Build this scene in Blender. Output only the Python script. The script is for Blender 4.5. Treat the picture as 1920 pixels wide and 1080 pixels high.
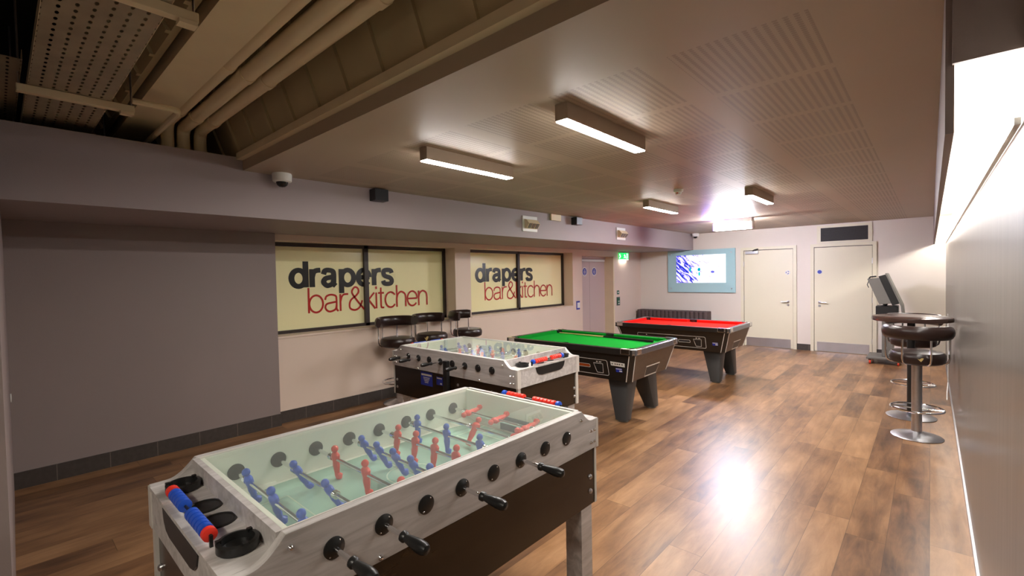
import bpy, math, random
from mathutils import Vector, Matrix
random.seed(7)
for o in list(bpy.data.objects): bpy.data.objects.remove(o, do_unlink=True)
SC = bpy.context.scene
COL = SC.collection
PI = math.pi
# ------------------------------------------------------------------ camera
F_PX, YAW, PITCH, ROLL, HCAM = 871.70, 0.73356, -0.02656, -0.01924, 1.5995
fw = Vector((-math.sin(YAW)*math.cos(PITCH), math.cos(YAW)*math.cos(PITCH), math.sin(PITCH)))
rt = Vector((math.cos(YAW), math.sin(YAW), 0)); up = rt.cross(fw)
r2 = rt*math.cos(ROLL)+up*math.sin(ROLL); u2 = -rt*math.sin(ROLL)+up*math.cos(ROLL)
cd = bpy.data.cameras.new('camera'); cam = bpy.data.objects.new('camera', cd); COL.objects.link(cam)
M = Matrix.Identity(4)
for i in range(3):
    M[i][0] = r2[i]; M[i][1] = u2[i]; M[i][2] = -fw[i]
M[0][3], M[1][3], M[2][3] = 0, 0, HCAM
cam.matrix_world = M
cd.sensor_fit = 'HORIZONTAL'; cd.sensor_width = 36; cd.lens = F_PX/1920*36; cd.clip_start = 0.02
SC.camera = cam
# ------------------------------------------------------------------ world, exposure
W = bpy.data.worlds.new('world'); SC.world = W; W.use_nodes = True
W.node_tree.nodes['Background'].inputs[0].default_value = (0.9, 0.85, 0.8, 1)
W.node_tree.nodes['Background'].inputs[1].default_value = 0.02
SC.view_settings.view_transform = 'Standard'; SC.view_settings.look = 'None'
SC.view_settings.gamma = 1; SC.view_settings.use_curve_mapping = False
SC.view_settings.exposure = 0.70
# light levels (the lamps' own emitters further down use these)
E_LAMP, E_FAR, E_COVE, E_BACK = 115.0, 150.0, 64.0, 40.0
def area(name, loc, rot, sx, sy, power, color):
    l = bpy.data.lights.new(name, 'AREA'); l.shape = 'RECTANGLE'; l.size = sx; l.size_y = sy
    l.energy = power; l.color = color
    o = bpy.data.objects.new(name, l); COL.objects.link(o); o.location = loc; o.rotation_euler = rot
    return o
# added violet area lights, no fitting, as spill beside the far lamp, towards the side door and the pool tables
area('added_violet_spill_light', (-2.86, 8.3, 2.36), (0, math.radians(-78), 0), 0.06, 0.5, 9, (0.34, 0.22, 1.0))
area('violet_floor_light', (-2.46, 8.1, 2.28), (math.radians(22), 0, 0), 0.5, 0.06, 6, (0.45, 0.35, 1.0))

# ------------------------------------------------------------------ room numbers
XR, XL, XB, XW, XP = 0.19, -5.386, -4.0765, -5.64, -5.311
YF, YC, YP = 10.79, 1.347, 2.05
ZC, ZB, ZA = 2.477, 2.11, 2.587
# ------------------------------------------------------------------ materials
def lin(c):
    return tuple((v/12.92 if v <= .04045 else ((v+.055)/1.055)**2.4) for v in c)
def new_mat(name):
    m = bpy.data.materials.new(name); m.use_nodes = True
    nt = m.node_tree; b = nt.nodes['Principled BSDF']
    return m, nt, b
def mat(name, c, rough=.5, metal=0., spec=.5, noise=0., nscale=8., bump=0., bscale=60., emit=None, estr=0., coat=0.):
    m, nt, b = new_mat(name)
    b.inputs['Base Color'].default_value = (*c, 1); b.inputs['Roughness'].default_value = rough
    b.inputs['Metallic'].default_value = metal; b.inputs['Specular IOR Level'].default_value = spec
    if coat: b.inputs['Coat Weight'].default_value = coat; b.inputs['Coat Roughness'].default_value = .1
    if noise or bump:
        tc = nt.nodes.new('ShaderNodeTexCoord')
        n = nt.nodes.new('ShaderNodeTexNoise'); n.inputs['Scale'].default_value = nscale; n.inputs['Detail'].default_value = 4
        nt.links.new(tc.outputs['Object'], n.inputs['Vector'])
        if noise:
            mx = nt.nodes.new('ShaderNodeMix'); mx.data_type = 'RGBA'
            mx.inputs[6].default_value = (*[v*(1-noise) for v in c], 1); mx.inputs[7].default_value = (*[min(1, v*(1+noise)) for v in c], 1)
            nt.links.new(n.outputs['Fac'], mx.inputs[0]); nt.links.new(mx.outputs[2], b.inputs['Base Color'])
        if bump:
            n2 = nt.nodes.new('ShaderNodeTexNoise'); n2.inputs['Scale'].default_value = bscale
            nt.links.new(tc.outputs['Object'], n2.inputs['Vector'])
            bp = nt.nodes.new('ShaderNodeBump'); bp.inputs['Strength'].default_value = bump; bp.inputs['Distance'].default_value = .005
            nt.links.new(n2.outputs['Fac'], bp.inputs['Height']); nt.links.new(bp.outputs[0], b.inputs['Normal'])
    if emit:
        b.inputs['Emission Color'].default_value = (*emit, 1); b.inputs['Emission Strength'].default_value = estr
    return m
def M2(nt, op, a, b=None, c=None):
    n = nt.nodes.new('ShaderNodeMath'); n.operation = op
    for i, v in enumerate((a, b, c)):
        if v is None: continue
        if isinstance(v, (int, float)): n.inputs[i].default_value = v
        else: nt.links.new(v, n.inputs[i])
    return n.outputs[0]
def mix_rgb(nt, fac, a, b):
    mx = nt.nodes.new('ShaderNodeMix'); mx.data_type = 'RGBA'
    for i, v in ((0, fac), (6, a), (7, b)):
        if isinstance(v, (int, float)): mx.inputs[i].default_value = v
        elif isinstance(v, tuple): mx.inputs[i].default_value = (*v, 1)
        else: nt.links.new(v, mx.inputs[i])
    return mx.outputs[2]
def xyz(nt):
    tc = nt.nodes.new('ShaderNodeTexCoord'); s = nt.nodes.new('ShaderNodeSeparateXYZ')
    nt.links.new(tc.outputs['Object'], s.inputs[0]); return tc, s.outputs[0], s.outputs[1], s.outputs[2]
def comb(nt, x, y, z):
    c = nt.nodes.new('ShaderNodeCombineXYZ')
    for i, v in enumerate((x, y, z)):
        if isinstance(v, (int, float)): c.inputs[i].default_value = v
        else: nt.links.new(v, c.inputs[i])
    return c.outputs[0]
def noise(nt, vec, scale=5., detail=4., rough=.5, dist=0.):
    n = nt.nodes.new('ShaderNodeTexNoise'); n.inputs['Scale'].default_value = scale
    n.inputs['Detail'].default_value = detail; n.inputs['Roughness'].default_value = rough; n.inputs['Distortion'].default_value = dist
    nt.links.new(vec, n.inputs['Vector']); return n.outputs['Fac']
def ramp(nt, fac, stops):
    r = nt.nodes.new('ShaderNodeValToRGB'); nt.links.new(fac, r.inputs[0])
    e = r.color_ramp.elements
    while len(e) < len(stops): e.new(.5)
    for i, (p, c) in enumerate(stops): e[i].position = p; e[i].color = (*c, 1)
    return r.outputs[0]
def floor_mat():
    m, nt, b = new_mat('oak_laminate_floor')
    tc, x, y, z = xyz(nt)
    pw, pl = .19, 1.25
    row = M2(nt, 'FLOOR', M2(nt, 'DIVIDE', x, pw))
    wn = nt.nodes.new('ShaderNodeTexWhiteNoise'); wn.noise_dimensions = '1D'; nt.links.new(row, wn.inputs['W'])
    yy = M2(nt, 'ADD', M2(nt, 'DIVIDE', y, pl), M2(nt, 'MULTIPLY', wn.outputs['Value'], 3.7))
    colm = M2(nt, 'FLOOR', yy)
    wn2 = nt.nodes.new('ShaderNodeTexWhiteNoise'); wn2.noise_dimensions = '3D'
    nt.links.new(comb(nt, row, colm, 0.), wn2.inputs['Vector'])
    pv = wn2.outputs['Value']
    vec = comb(nt, M2(nt, 'ADD', M2(nt, 'MULTIPLY', x, 9.), M2(nt, 'MULTIPLY', pv, 37.)), M2(nt, 'MULTIPLY', y, 1.3), M2(nt, 'MULTIPLY', pv, 11.))
    g = noise(nt, vec, 1.7, 7, .68, .5)
    vec2 = comb(nt, M2(nt, 'MULTIPLY', x, 3.2), M2(nt, 'MULTIPLY', y, 1.5), M2(nt, 'MULTIPLY', pv, 19.))
    g2 = noise(nt, vec2, 1.6, 3, .5, 0.2)
    t = M2(nt, 'ADD', M2(nt, 'ADD', M2(nt, 'MULTIPLY', g, .55), M2(nt, 'MULTIPLY', g2, .45)), M2(nt, 'MULTIPLY', M2(nt, 'SUBTRACT', pv, .5), .22))
    col = ramp(nt, t, [(.26, lin((.25, .16, .10))), (.40, lin((.43, .30, .195))), (.54, lin((.55, .40, .265))), (.74, lin((.67, .51, .36)))])
    fx = M2(nt, 'FRACT', M2(nt, 'DIVIDE', x, pw)); fy = M2(nt, 'FRACT', yy)
    ex = M2(nt, 'LESS_THAN', M2(nt, 'ABSOLUTE', M2(nt, 'SUBTRACT', fx, .5)), .492)
    ey = M2(nt, 'LESS_THAN', M2(nt, 'ABSOLUTE', M2(nt, 'SUBTRACT', fy, .5)), .4985)
    seam = M2(nt, 'MULTIPLY', ex, ey)
    col = mix_rgb(nt, M2(nt, 'ADD', M2(nt, 'MULTIPLY', seam, .55), .45), lin((.16, .09, .05)), col)
    nt.links.new(col, b.inputs['Base Color'])
    rg = M2(nt, 'ADD', M2(nt, 'MULTIPLY', g2, .08), .30)
    nt.links.new(rg, b.inputs['Roughness']); b.inputs['Specular IOR Level'].default_value = .5
    bp = nt.nodes.new('ShaderNodeBump'); bp.inputs['Strength'].default_value = .05; bp.inputs['Distance'].default_value = .004
    nt.links.new(seam, bp.inputs['Height']); nt.links.new(bp.outputs[0], b.inputs['Normal'])
    return m
def ceiling_mat():
    # painted board ceiling with 0.6 m fields of rows of round perforations
    m, nt, b = new_mat('perforated_ceiling_paint')
    tc, x, y, z = xyz(nt)
    u = M2(nt, 'FRACT', M2(nt, 'DIVIDE', M2(nt, 'ADD', x, .31+6.1), .61))     # field right edges at x=-0.31
    v = M2(nt, 'FRACT', M2(nt, 'DIVIDE', M2(nt, 'ADD', y, .002), .61))
    inx = M2(nt, 'GREATER_THAN', u, .19)
    iny = M2(nt, 'MULTIPLY', M2(nt, 'GREATER_THAN', v, .05), M2(nt, 'LESS_THAN', v, .95))
    edge = M2(nt, 'LESS_THAN', x, -.31)
    hx = M2(nt, 'SUBTRACT', M2(nt, 'FRACT', M2(nt, 'DIVIDE', x, .033)), .5)
    hy = M2(nt, 'SUBTRACT', M2(nt, 'FRACT', M2(nt, 'DIVIDE', y, .018)), .5)
    dd = M2(nt, 'ADD', M2(nt, 'MULTIPLY', M2(nt, 'POWER', hx, 2.), 12.), M2(nt, 'MULTIPLY', M2(nt, 'POWER', hy, 2.), 5.))
    hole = M2(nt, 'LESS_THAN', dd, 1.)
    y0 = M2(nt, 'GREATER_THAN', y, 1.83)
    mask = M2(nt, 'MULTIPLY', M2(nt, 'MULTIPLY', M2(nt, 'MULTIPLY', inx, iny), M2(nt, 'MULTIPLY', edge, hole)), y0)
    base = lin((.67, .60, .52)); n = noise(nt, tc.outputs['Object'], 1.3, 3)
    cb = mix_rgb(nt, n, tuple(v*.93 for v in base), tuple(v*1.06 for v in base))
    col = mix_rgb(nt, M2(nt, 'MULTIPLY', mask, .33), cb, lin((.2, .16, .14)))
    nt.links.new(col, b.inputs['Base Color']); b.inputs['Roughness'].default_value = .48
    return m
def laminate_mat(name, c1, c2, sc, vertical=True, rough=.35, spec=.5):
    m, nt, b = new_mat(name)
    tc, x, y, z = xyz(nt)
    if vertical: vec = comb(nt, M2(nt, 'MULTIPLY', x, sc), M2(nt, 'MULTIPLY', y, sc), M2(nt, 'MULTIPLY', z, sc*.04))
    else: vec = comb(nt, M2(nt, 'MULTIPLY', x, sc*.12), M2(nt, 'MULTIPLY', y, sc), M2(nt, 'MULTIPLY', z, sc))
    n = noise(nt, vec, 1., 6, .6, .8)
    nt.links.new(ramp(nt, n, [(.3, c1), (.7, c2)]), b.inputs['Base Color'])
    b.inputs['Roughness'].default_value = rough; b.inputs['Specular IOR Level'].default_value = spec
    return m
def skirting_mat():
    m, nt, b = new_mat('dark_skirting_tile')
    tc, x, y, z = xyz(nt)
    f = M2(nt, 'FRACT', M2(nt, 'DIVIDE', M2(nt, 'ADD', M2(nt, 'ADD', x, y), 20.), .333))
    s = M2(nt, 'LESS_THAN', f, .018)
    n = noise(nt, tc.outputs['Object'], 30, 4)
    c = mix_rgb(nt, n, lin((.21, .18, .16)), lin((.30, .27, .25)))
    nt.links.new(mix_rgb(nt, s, c, lin((.42, .38, .34))), b.inputs['Base Color']); b.inputs['Roughness'].default_value = .5
    return m
def tray_mat():
    # galvanised/painted perforated cable tray: holes drawn as openings with alpha
    m, nt, b = new_mat('perforated_cable_tray')
    tc, x, y, z = xyz(nt)
    hx = M2(nt, 'SUBTRACT', M2(nt, 'FRACT', M2(nt, 'DIVIDE', x, .06)), .5)
    rows = M2(nt, 'DIVIDE', y, .048)
    hy = M2(nt, 'SUBTRACT', M2(nt, 'FRACT', rows), .5)
    dd = M2(nt, 'ADD', M2(nt, 'MULTIPLY', M2(nt, 'POWER', hx, 2.), 14.), M2(nt, 'MULTIPLY', M2(nt, 'POWER', hy, 2.), 55.))
    hole = M2(nt, 'LESS_THAN', dd, 1.)
    nz = noise(nt, tc.outputs['Object'], 7., 2)
    c = mix_rgb(nt, nz, lin((.55, .50, .42)), lin((.70, .64, .54)))
    nt.links.new(c, b.inputs['Base Color']); b.inputs['Roughness'].default_value = .5
    nt.links.new(M2(nt, 'SUBTRACT', 1., hole), b.inputs['Alpha'])
    return m
def glass_mat(name, tint, refl=1.45, veil=0.):
    m = bpy.data.materials.new(name); m.use_nodes = True; nt = m.node_tree; nt.nodes.clear()
    o = nt.nodes.new('ShaderNodeOutputMaterial'); mx = nt.nodes.new('ShaderNodeMixShader')
    t = nt.nodes.new('ShaderNodeBsdfTransparent'); t.inputs[0].default_value = (*tint, 1)
    g = nt.nodes.new('ShaderNodeBsdfGlossy'); g.inputs['Roughness'].default_value = .015
    lw = nt.nodes.new('ShaderNodeLayerWeight'); lw.inputs[0].default_value = .5
    fr = M2(nt, 'ADD', M2(nt, 'MULTIPLY', M2(nt, 'POWER', lw.outputs['Facing'], 5.), .7), refl)
    nt.links.new(fr, mx.inputs[0]); nt.links.new(g.outputs[0], mx.inputs[2])
    if veil:
        d = nt.nodes.new('ShaderNodeBsdfDiffuse'); d.inputs[0].default_value = (.8, .85, .8, 1)
        m2 = nt.nodes.new('ShaderNodeMixShader'); m2.inputs[0].default_value = veil
        nt.links.new(t.outputs[0], m2.inputs[1]); nt.links.new(d.outputs[0], m2.inputs[2]); nt.links.new(m2.outputs[0], mx.inputs[1])
    else: nt.links.new(t.outputs[0], mx.inputs[1])
    nt.links.new(mx.outputs[0], o.inputs[0]); return m
def emit_mat(name, c, s):
    m = bpy.data.materials.new(name); m.use_nodes = True; nt = m.node_tree; nt.nodes.clear()
    o = nt.nodes.new('ShaderNodeOutputMaterial'); e = nt.nodes.new('ShaderNodeEmission')
    e.inputs[0].default_value = (*c, 1); e.inputs[1].default_value = s; nt.links.new(e.outputs[0], o.inputs[0]); return m

MT = {}
MT['floor'] = floor_mat(); MT['ceil'] = ceiling_mat()
MT['mauve'] = mat('mauve_grey_wall_paint', lin((.56, .505, .49)), .6, noise=.04, nscale=2, bump=.1, bscale=200)
MT['bulk'] = mat('mauve_grey_lit_bulkhead_paint', lin((.61, .56, .56)), .6, noise=.04, nscale=2, bump=.1, bscale=200)  # wall paint lightened here to carry the stronger light on the bulkhead
MT['beige'] = mat('pale_beige_wall_paint', lin((.88, .80, .73)), .6, noise=.05, nscale=1.5, bump=.08, bscale=200)
MT['cream'] = mat('cream_wall_paint', lin((.86, .82, .77)), .6, noise=.03, nscale=1.5)
MT['door'] = mat('cream_door_laminate', lin((.86, .83, .73)), .45, noise=.02, nscale=3)
MT['doorv'] = mat('pink_grey_door_laminate', lin((.78, .70, .68)), .45, noise=.02, nscale=3)
MT['white'] = mat('white_plastic', lin((.9, .9, .88)), .4)
MT['cove'] = mat('white_cove_paint', lin((.93, .93, .91)), .6)
MT['offw'] = mat('off_white_paint', lin((.88, .81, .67)), .55, noise=.06, nscale=6)
MT['deck'] = mat('painted_coffer_concrete', lin((.74, .67, .52)), .7, noise=.1, nscale=4)
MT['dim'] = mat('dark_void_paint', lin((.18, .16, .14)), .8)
MT['skirt'] = skirting_mat()
MT['lam'] = laminate_mat('brown_grey_wall_laminate', lin((.38, .36, .33)), lin((.47, .45, .42)), 26, True, .28)
MT['ash'] = laminate_mat('pale_ash_wood_laminate', lin((.66, .64, .625)), lin((.83, .81, .80)), 26, False, .4)
MT['ashedge'] = mat('pale_edge_banding', lin((.82, .80, .77)), .35)
MT['wenge'] = laminate_mat('dark_wenge_laminate', lin((.13, .09, .055)), lin((.20, .145, .09)), 30, False, .22)
MT['black'] = mat('black_plastic', (.012, .012, .012), .35)
MT['blackw'] = mat('black_cabinet_laminate', (.014, .011, .009), .3, noise=.2, nscale=20)
MT['brownw'] = laminate_mat('dark_brown_end_laminate', lin((.25, .19, .14)), lin((.32, .25, .19)), 30, False, .35)
MT['chrome'] = mat('chrome', (.8, .8, .82), .12, 1.)
MT['steel'] = mat('brushed_steel', (.55, .55, .57), .32, 1., noise=.1, nscale=40)
MT['kick'] = mat('brushed_kick_plate', (.62, .62, .66), .38, 1., noise=.12, nscale=5)
MT['leather'] = mat('dark_brown_leather', lin((.17, .11, .095)), .3, noise=.2, nscale=14, bump=.15, bscale=90)
MT['foam'] = mat('exposed_yellow_foam', lin((.80, .70, .45)), .9)
MT['tabletop'] = mat('dark_brown_table_laminate', lin((.24, .17, .15)), .2, noise=.12, nscale=16)
MT['green'] = mat('green_baize', lin((.03, .60, .17)), .9, spec=.1, noise=.05, nscale=30)
MT['red'] = mat('red_baize', lin((.93, .13, .08)), .9, spec=.1, noise=.05, nscale=30)
MT['greenc'] = mat('green_cushion_cloth', lin((.02, .50, .14)), .9, spec=.1)
MT['redc'] = mat('red_cushion_cloth', lin((.85, .10, .07)), .9, spec=.1)
MT['field'] = mat('green_playfield', lin((.66, .79, .72)), .25, noise=.03, nscale=5)
MT['fieldl'] = mat('playfield_line', lin((.80, .86, .76)), .3)
MT['inner'] = mat('cream_inner_wall', lin((.95, .95, .90)), .35)
MT['blue'] = mat('blue_plastic', lin((.13, .33, .78)), .35)
MT['redp'] = mat('red_plastic', lin((.93, .22, .16)), .35)
MT['glass'] = glass_mat('table_top_glass', (.96, .985, .97), .03, .07)
MT['vinyl'] = mat('cream_window_vinyl', lin((.98, .95, .74)), .2, noise=.03, nscale=1.5)
MT['frame'] = mat('dark_brown_window_frame', lin((.20, .15, .13)), .4)
MT['ink'] = mat('black_lettering', lin((.09, .085, .08)), .3)
MT['redink'] = mat('red_lettering', lin((.72, .13, .09)), .3)
MT['lamp'] = emit_mat('lamp_diffuser', (1.0, .95, .90), E_LAMP)
MT['far'] = emit_mat('bright_far_lamp', (.92, .93, 1.0), E_FAR)
MT['covel'] = emit_mat('cove_tube', (1.0, .96, .90), E_COVE)
MT['back'] = emit_mat('added_rear_lamp_diffuser', (1.0, .91, .78), E_BACK)  # glow of the added lamp behind the camera
MT['speaker'] = mat('black_speaker_cabinet', (.015, .017, .022), .4)
MT['sofa'] = mat('grey_brown_sofa_fabric', lin((.33, .27, .26)), .85, noise=.1, nscale=20)
MT['tvglass'] = mat('pale_blue_glass_panel', lin((.66, .80, .82)), .12, noise=.0)
MT['sblue'] = mat('blue_sticker', lin((.13, .2, .62)), .4)
MT['swhite'] = mat('white_sticker', lin((.85, .84, .8)), .4)
MT['grille'] = mat('dark_grille', lin((.2, .19, .2)), .6)
MT['castor'] = mat('red_castor', lin((.85, .25, .12)), .4)
MT['wood'] = mat('pale_ash_cue', lin((.83, .72, .5)), .3)
MT['orange'] = mat('orange_badge', lin((.65, .28, .08)), .3)
MT['sgreen'] = mat('dark_green_sign', lin((.05, .35, .25)), .4)
MT['grey'] = mat('mid_grey_plastic', lin((.42, .41, .38)), .45)
MT['legblk'] = mat('charcoal_leg_moulding', lin((.22, .22, .22)), .45)
MT['railg'] = mat('glossy_grey_rail', (.22, .22, .25), .22, .7)
MT['lens'] = mat('smoked_dome', (.01, .01, .01), .05)

# ------------------------------------------------------------------ mesh building helpers
class MB:
    def __init__(s): s.v = []; s.f = []
    def add(s, vs, fs):
        n = len(s.v); s.v += [tuple(v) for v in vs]; s.f += [tuple(n+i for i in f) for f in fs]; return s
    def box(s, x0, x1, y0, y1, z0, z1):
        return s.add([(x, y, z) for z in (z0, z1) for y in (y0, y1) for x in (x0, x1)],
                     [(0, 2, 3, 1), (4, 5, 7, 6), (0, 1, 5, 4), (2, 6, 7, 3), (0, 4, 6, 2), (1, 3, 7, 5)])
    def hexa(s, b, t):   # two quads bottom, top (same winding, ccw from above)
        return s.add(list(b)+list(t), [(3, 2, 1, 0), (4, 5, 6, 7), (0, 1, 5, 4), (1, 2, 6, 5), (2, 3, 7, 6), (3, 0, 4, 7)])
    def prism(s, poly, axis, a, b):   # poly: list of 2D, extruded along axis from a to b
        n = len(poly)
        def P(p, t):
            return {'x': (t, p[0], p[1]), 'y': (p[0], t, p[1]), 'z': (p[0], p[1], t)}[axis]
        vs = [P(p, a) for p in poly]+[P(p, b) for p in poly]
        fs = [tuple(range(n))[::-1], tuple(range(n, 2*n))]+[(i, (i+1) % n, n+(i+1) % n, n+i) for i in range(n)]
        return s.add(vs, fs)
    def cyl(s, p0, p1, r, seg=16, r1=None):
        p0, p1 = Vector(p0), Vector(p1); d = (p1-p0).normalized(); r1 = r if r1 is None else r1
        a = d.orthogonal().normalized(); b = d.cross(a)
        vs = []
        for p, rr in ((p0, r), (p1, r1)):
            for i in range(seg):
                t = 2*PI*i/seg; vs.append(p+a*math.cos(t)*rr+b*math.sin(t)*rr)
        fs = [tuple(range(seg))[::-1], tuple(range(seg, 2*seg))]+[(i, (i+1) % seg, seg+(i+1) % seg, seg+i) for i in range(seg)]
        return s.add(vs, fs)
    def lathe(s, prof, c=(0, 0, 0), seg=24, d=(0, 0, 1), sq=1.):   # prof: (r, h)
        c = Vector(c); d = Vector(d).normalized(); a = d.orthogonal().normalized() if abs(d.z) < .99 else Vector((1, 0, 0)); b = d.cross(a)
        vs = []; fs = []
        for r, h in prof:
            for i in range(seg):
                t = 2*PI*i/seg; vs.append(c+d*h+a*math.cos(t)*r+b*math.sin(t)*r*sq)
        for k in range(len(prof)-1):
            for i in range(seg): j = (i+1) % seg; fs.append((k*seg+i, k*seg+j, (k+1)*seg+j, (k+1)*seg+i))
        if prof[0][0] > 1e-5: fs.append(tuple(range(seg))[::-1])
        if prof[-1][0] > 1e-5: fs.append(tuple((len(prof)-1)*seg+i for i in range(seg)))
        return s.add(vs, fs)
    def ball(s, c, rx, ry=None, rz=None, seg=14, rings=8):
        ry = rx if ry is None else ry; rz = rx if rz is None else rz
        vs = []; fs = []
        for k in range(rings+1):
            ph = PI*k/rings
            for i in range(seg):
                t = 2*PI*i/seg; vs.append((c[0]+rx*math.sin(ph)*math.cos(t), c[1]+ry*math.sin(ph)*math.sin(t), c[2]+rz*math.cos(ph)))
        for k in range(rings):
            for i in range(seg): j = (i+1) % seg; fs.append((k*seg+i, (k+1)*seg+i, (k+1)*seg+j, k*seg+j))
        return s.add(vs, fs)
    def tube(s, pts, r, seg=10, closed=False):
        pts = [Vector(p) for p in pts]; n = len(pts); vs = []; fs = []; a = None
        for k in range(n):
            if closed: d = pts[(k+1) % n]-pts[k-1]
            else: d = pts[min(k+1, n-1)]-pts[max(k-1, 0)]
            d.normalize()
            if a is None: a = d.orthogonal().normalized()
            else: a = (a-d*a.dot(d)).normalized()
            b = d.cross(a)
            for i in range(seg):
                t = 2*PI*i/seg; vs.append(pts[k]+a*math.cos(t)*r+b*math.sin(t)*r)
        m = n if closed else n-1
        for k in range(m):
            k2 = (k+1) % n
            for i in range(seg): j = (i+1) % seg; fs.append((k*seg+i, k*seg+j, k2*seg+j, k2*seg+i))
        if not closed: fs.append(tuple(range(seg))[::-1]); fs.append(tuple((n-1)*seg+i for i in range(seg)))
        return s.add(vs, fs)
    def ribbon(s, pts, w, fn, closed=False):   # flat stroke; fn maps (u,v) to 3D
        n = len(pts); L = []; R = []
        for k in range(n):
            if closed: a, b = pts[k-1], pts[(k+1) % n]
            else: a, b = pts[max(k-1, 0)], pts[min(k+1, n-1)]
            dx, dy = b[0]-a[0], b[1]-a[1]; l = math.hypot(dx, dy) or 1; nx, ny = -dy/l*w/2, dx/l*w/2
            L.append(fn(pts[k][0]+nx, pts[k][1]+ny)); R.append(fn(pts[k][0]-nx, pts[k][1]-ny))
        m = n if closed else n-1
        fs = [(k, (k+1) % n, n+(k+1) % n, n+k) for k in range(m)]
        return s.add(L+R, fs)
    def build(s, name, m, parent=None, smooth=False, bevel=0., loc=None):
        me = bpy.data.meshes.new(name); me.from_pydata(s.v, [], s.f); me.update()
        me.materials.append(MT[m] if isinstance(m, str) else m)
        if smooth:
            for p in me.polygons: p.use_smooth = True
            try: me.set_sharp_from_angle(angle=math.radians(35))
            except Exception: pass
        o = bpy.data.objects.new(name, me); COL.objects.link(o)
        if parent: o.parent = parent
        if loc: o.location = loc
        if bevel:
            b = o.modifiers.new('bevel', 'BEVEL'); b.width = bevel; b.segments = 2; b.limit_method = 'ANGLE'
        return o
def tag(o, label=None, cat=None, group=None, kind=None):
    if label: o['label'] = label
    if cat: o['category'] = cat
    if group: o['group'] = group
    if kind: o['kind'] = kind
    return o
def thing(name, label, cat, loc=(0, 0, 0), rz=0., group=None):
    o = bpy.data.objects.new(name, None); o.empty_display_size = .1; COL.objects.link(o)
    o.location = loc; o.rotation_euler = (0, 0, rz); return tag(o, label, cat, group)
def struct(name, mb, m, label=None, smooth=False):
    o = mb.build(name, m, smooth=smooth); tag(o, label, 'room', None, 'structure'); return o
def copy_tree(o, parent=None):
    c = o.copy(); COL.objects.link(c)
    if parent: c.parent = parent
    for ch in list(o.children): copy_tree(ch, c)
    return c
def B(x0, x1, y0, y1, z0, z1): return MB().box(x0, x1, y0, y1, z0, z1)

# ------------------------------------------------------------------ the room
struct('floor', B(-7, .6, -3.2, 11.2, -.1, 0), 'floor', 'brown wood plank laminate floor')
struct('ceiling', B(XB-.1, .6, YC, 11.2, ZC, ZA), 'ceil', 'taupe painted ceiling with perforated fields')
struct('wall_right', B(XR, .5, -3.2, YF, 0, 2.0), 'lam', 'brown grey laminate panelled wall on the right')
struct('wall_right_upper', MB().box(XR+.12, .5, -3.2, YF, 2.0, ZC).box(XR, XR+.12, -3.2, 1.93, 2.0, ZC), 'cove', 'white wall behind the light cove')
struct('wall_far', B(-7, .6, YF, 11.2, 0, ZA), 'cream', 'cream far wall with two doors')
# pelmet of the light cove
struct('trim_1', B(.03, .05, 1.93, YF, 2.0, ZC), 'mauve', 'pelmet board hiding the cove tubes')
struct('trim_2', B(.045, XR, 1.91, 1.93, 2.2, ZC), 'mauve', 'end board closing the light cove')
struct('trim_3', B(XR-.012, XR+.001, -3.2, YF, .0, .035), 'steel', 'pale metal strip along the foot of the right wall')
# window wall, with two openings and the side door recess
w1a, w1b, w2a, w2b, zs, zt = 1.95, 4.69, 5.01, 7.82, .97, 2.04
d0, d1, dzt = 8.16, 9.47, 1.985
wl = MB()
wl.box(XL-.6, XL, 1.9, d0, 0, zs-.02).box(XL-.6, XL, 1.9, w1a, zs-.02, ZA).box(XL-.6, XL, w1b, w2a, zs-.02, ZA)
wl.box(XL-.6, XL, w2b, d0, zs-.02, ZA).box(XL-.6, XL, w1a, w1b, zt, ZA).box(XL-.6, XL, w2a, w2b, zt, ZA)
wl.box(XL-.6, XL, d1, YF, 0, ZA).box(XL-.6, XL, d0, d1, dzt, ZA).box(XL-.6, XL-.35, d0, d1, 0, dzt)
struct('wall_left', wl, 'beige', 'pale beige window wall')
struct('wall_left_pier', B(XL-.6, XP, -.3, YP, 0, 2.7), 'mauve', 'mauve grey wall section on the left')
struct('baseboard_pier', B(XP, XP+.014, .04, YP+.004, 0, .131), 'skirt')
struct('baseboard_left', B(XL, XL+.014, YP, d0-.05, 0, .131), 'skirt')
struct('baseboard_far', MB().box(-2.03, -1.74, YF-.014, YF, 0, .12).box(-.74, .18, YF-.014, YF, 0, .12).box(XL, -3.03, YF-.014, YF, 0, .12), 'skirt')
struct('wall_left_bulkhead', MB().box(XB-.12, XB, -3.2, YF, ZB, ZA-.01).box(XL-.5, XB-.12, -3.2, YF, ZB, ZB+.06), 'bulk', 'boxed bulkhead running over the windows')
struct('wall_near', MB().hexa([(XP-.3, -3.0, 0), (-2.6, -3.0, 0), (-2.6, .005, 0), (XP-.3, .05, 0)], [(XP-.3, -3.0, ZB), (-2.6, -3.0, ZB), (-2.6, .005, ZB), (XP-.3, .05, ZB)]), 'mauve', 'near return wall at the left edge')
struct('wall_back', B(-7, .6, -3.3, -3.2, 0, 3.6), 'mauve')
# ceiling edge lip
struct('trim_4', MB().box(XB, .6, YC-.045, YC, ZA-.03, ZA+.02), 'offw', 'painted lip along the ceiling edge')
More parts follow.
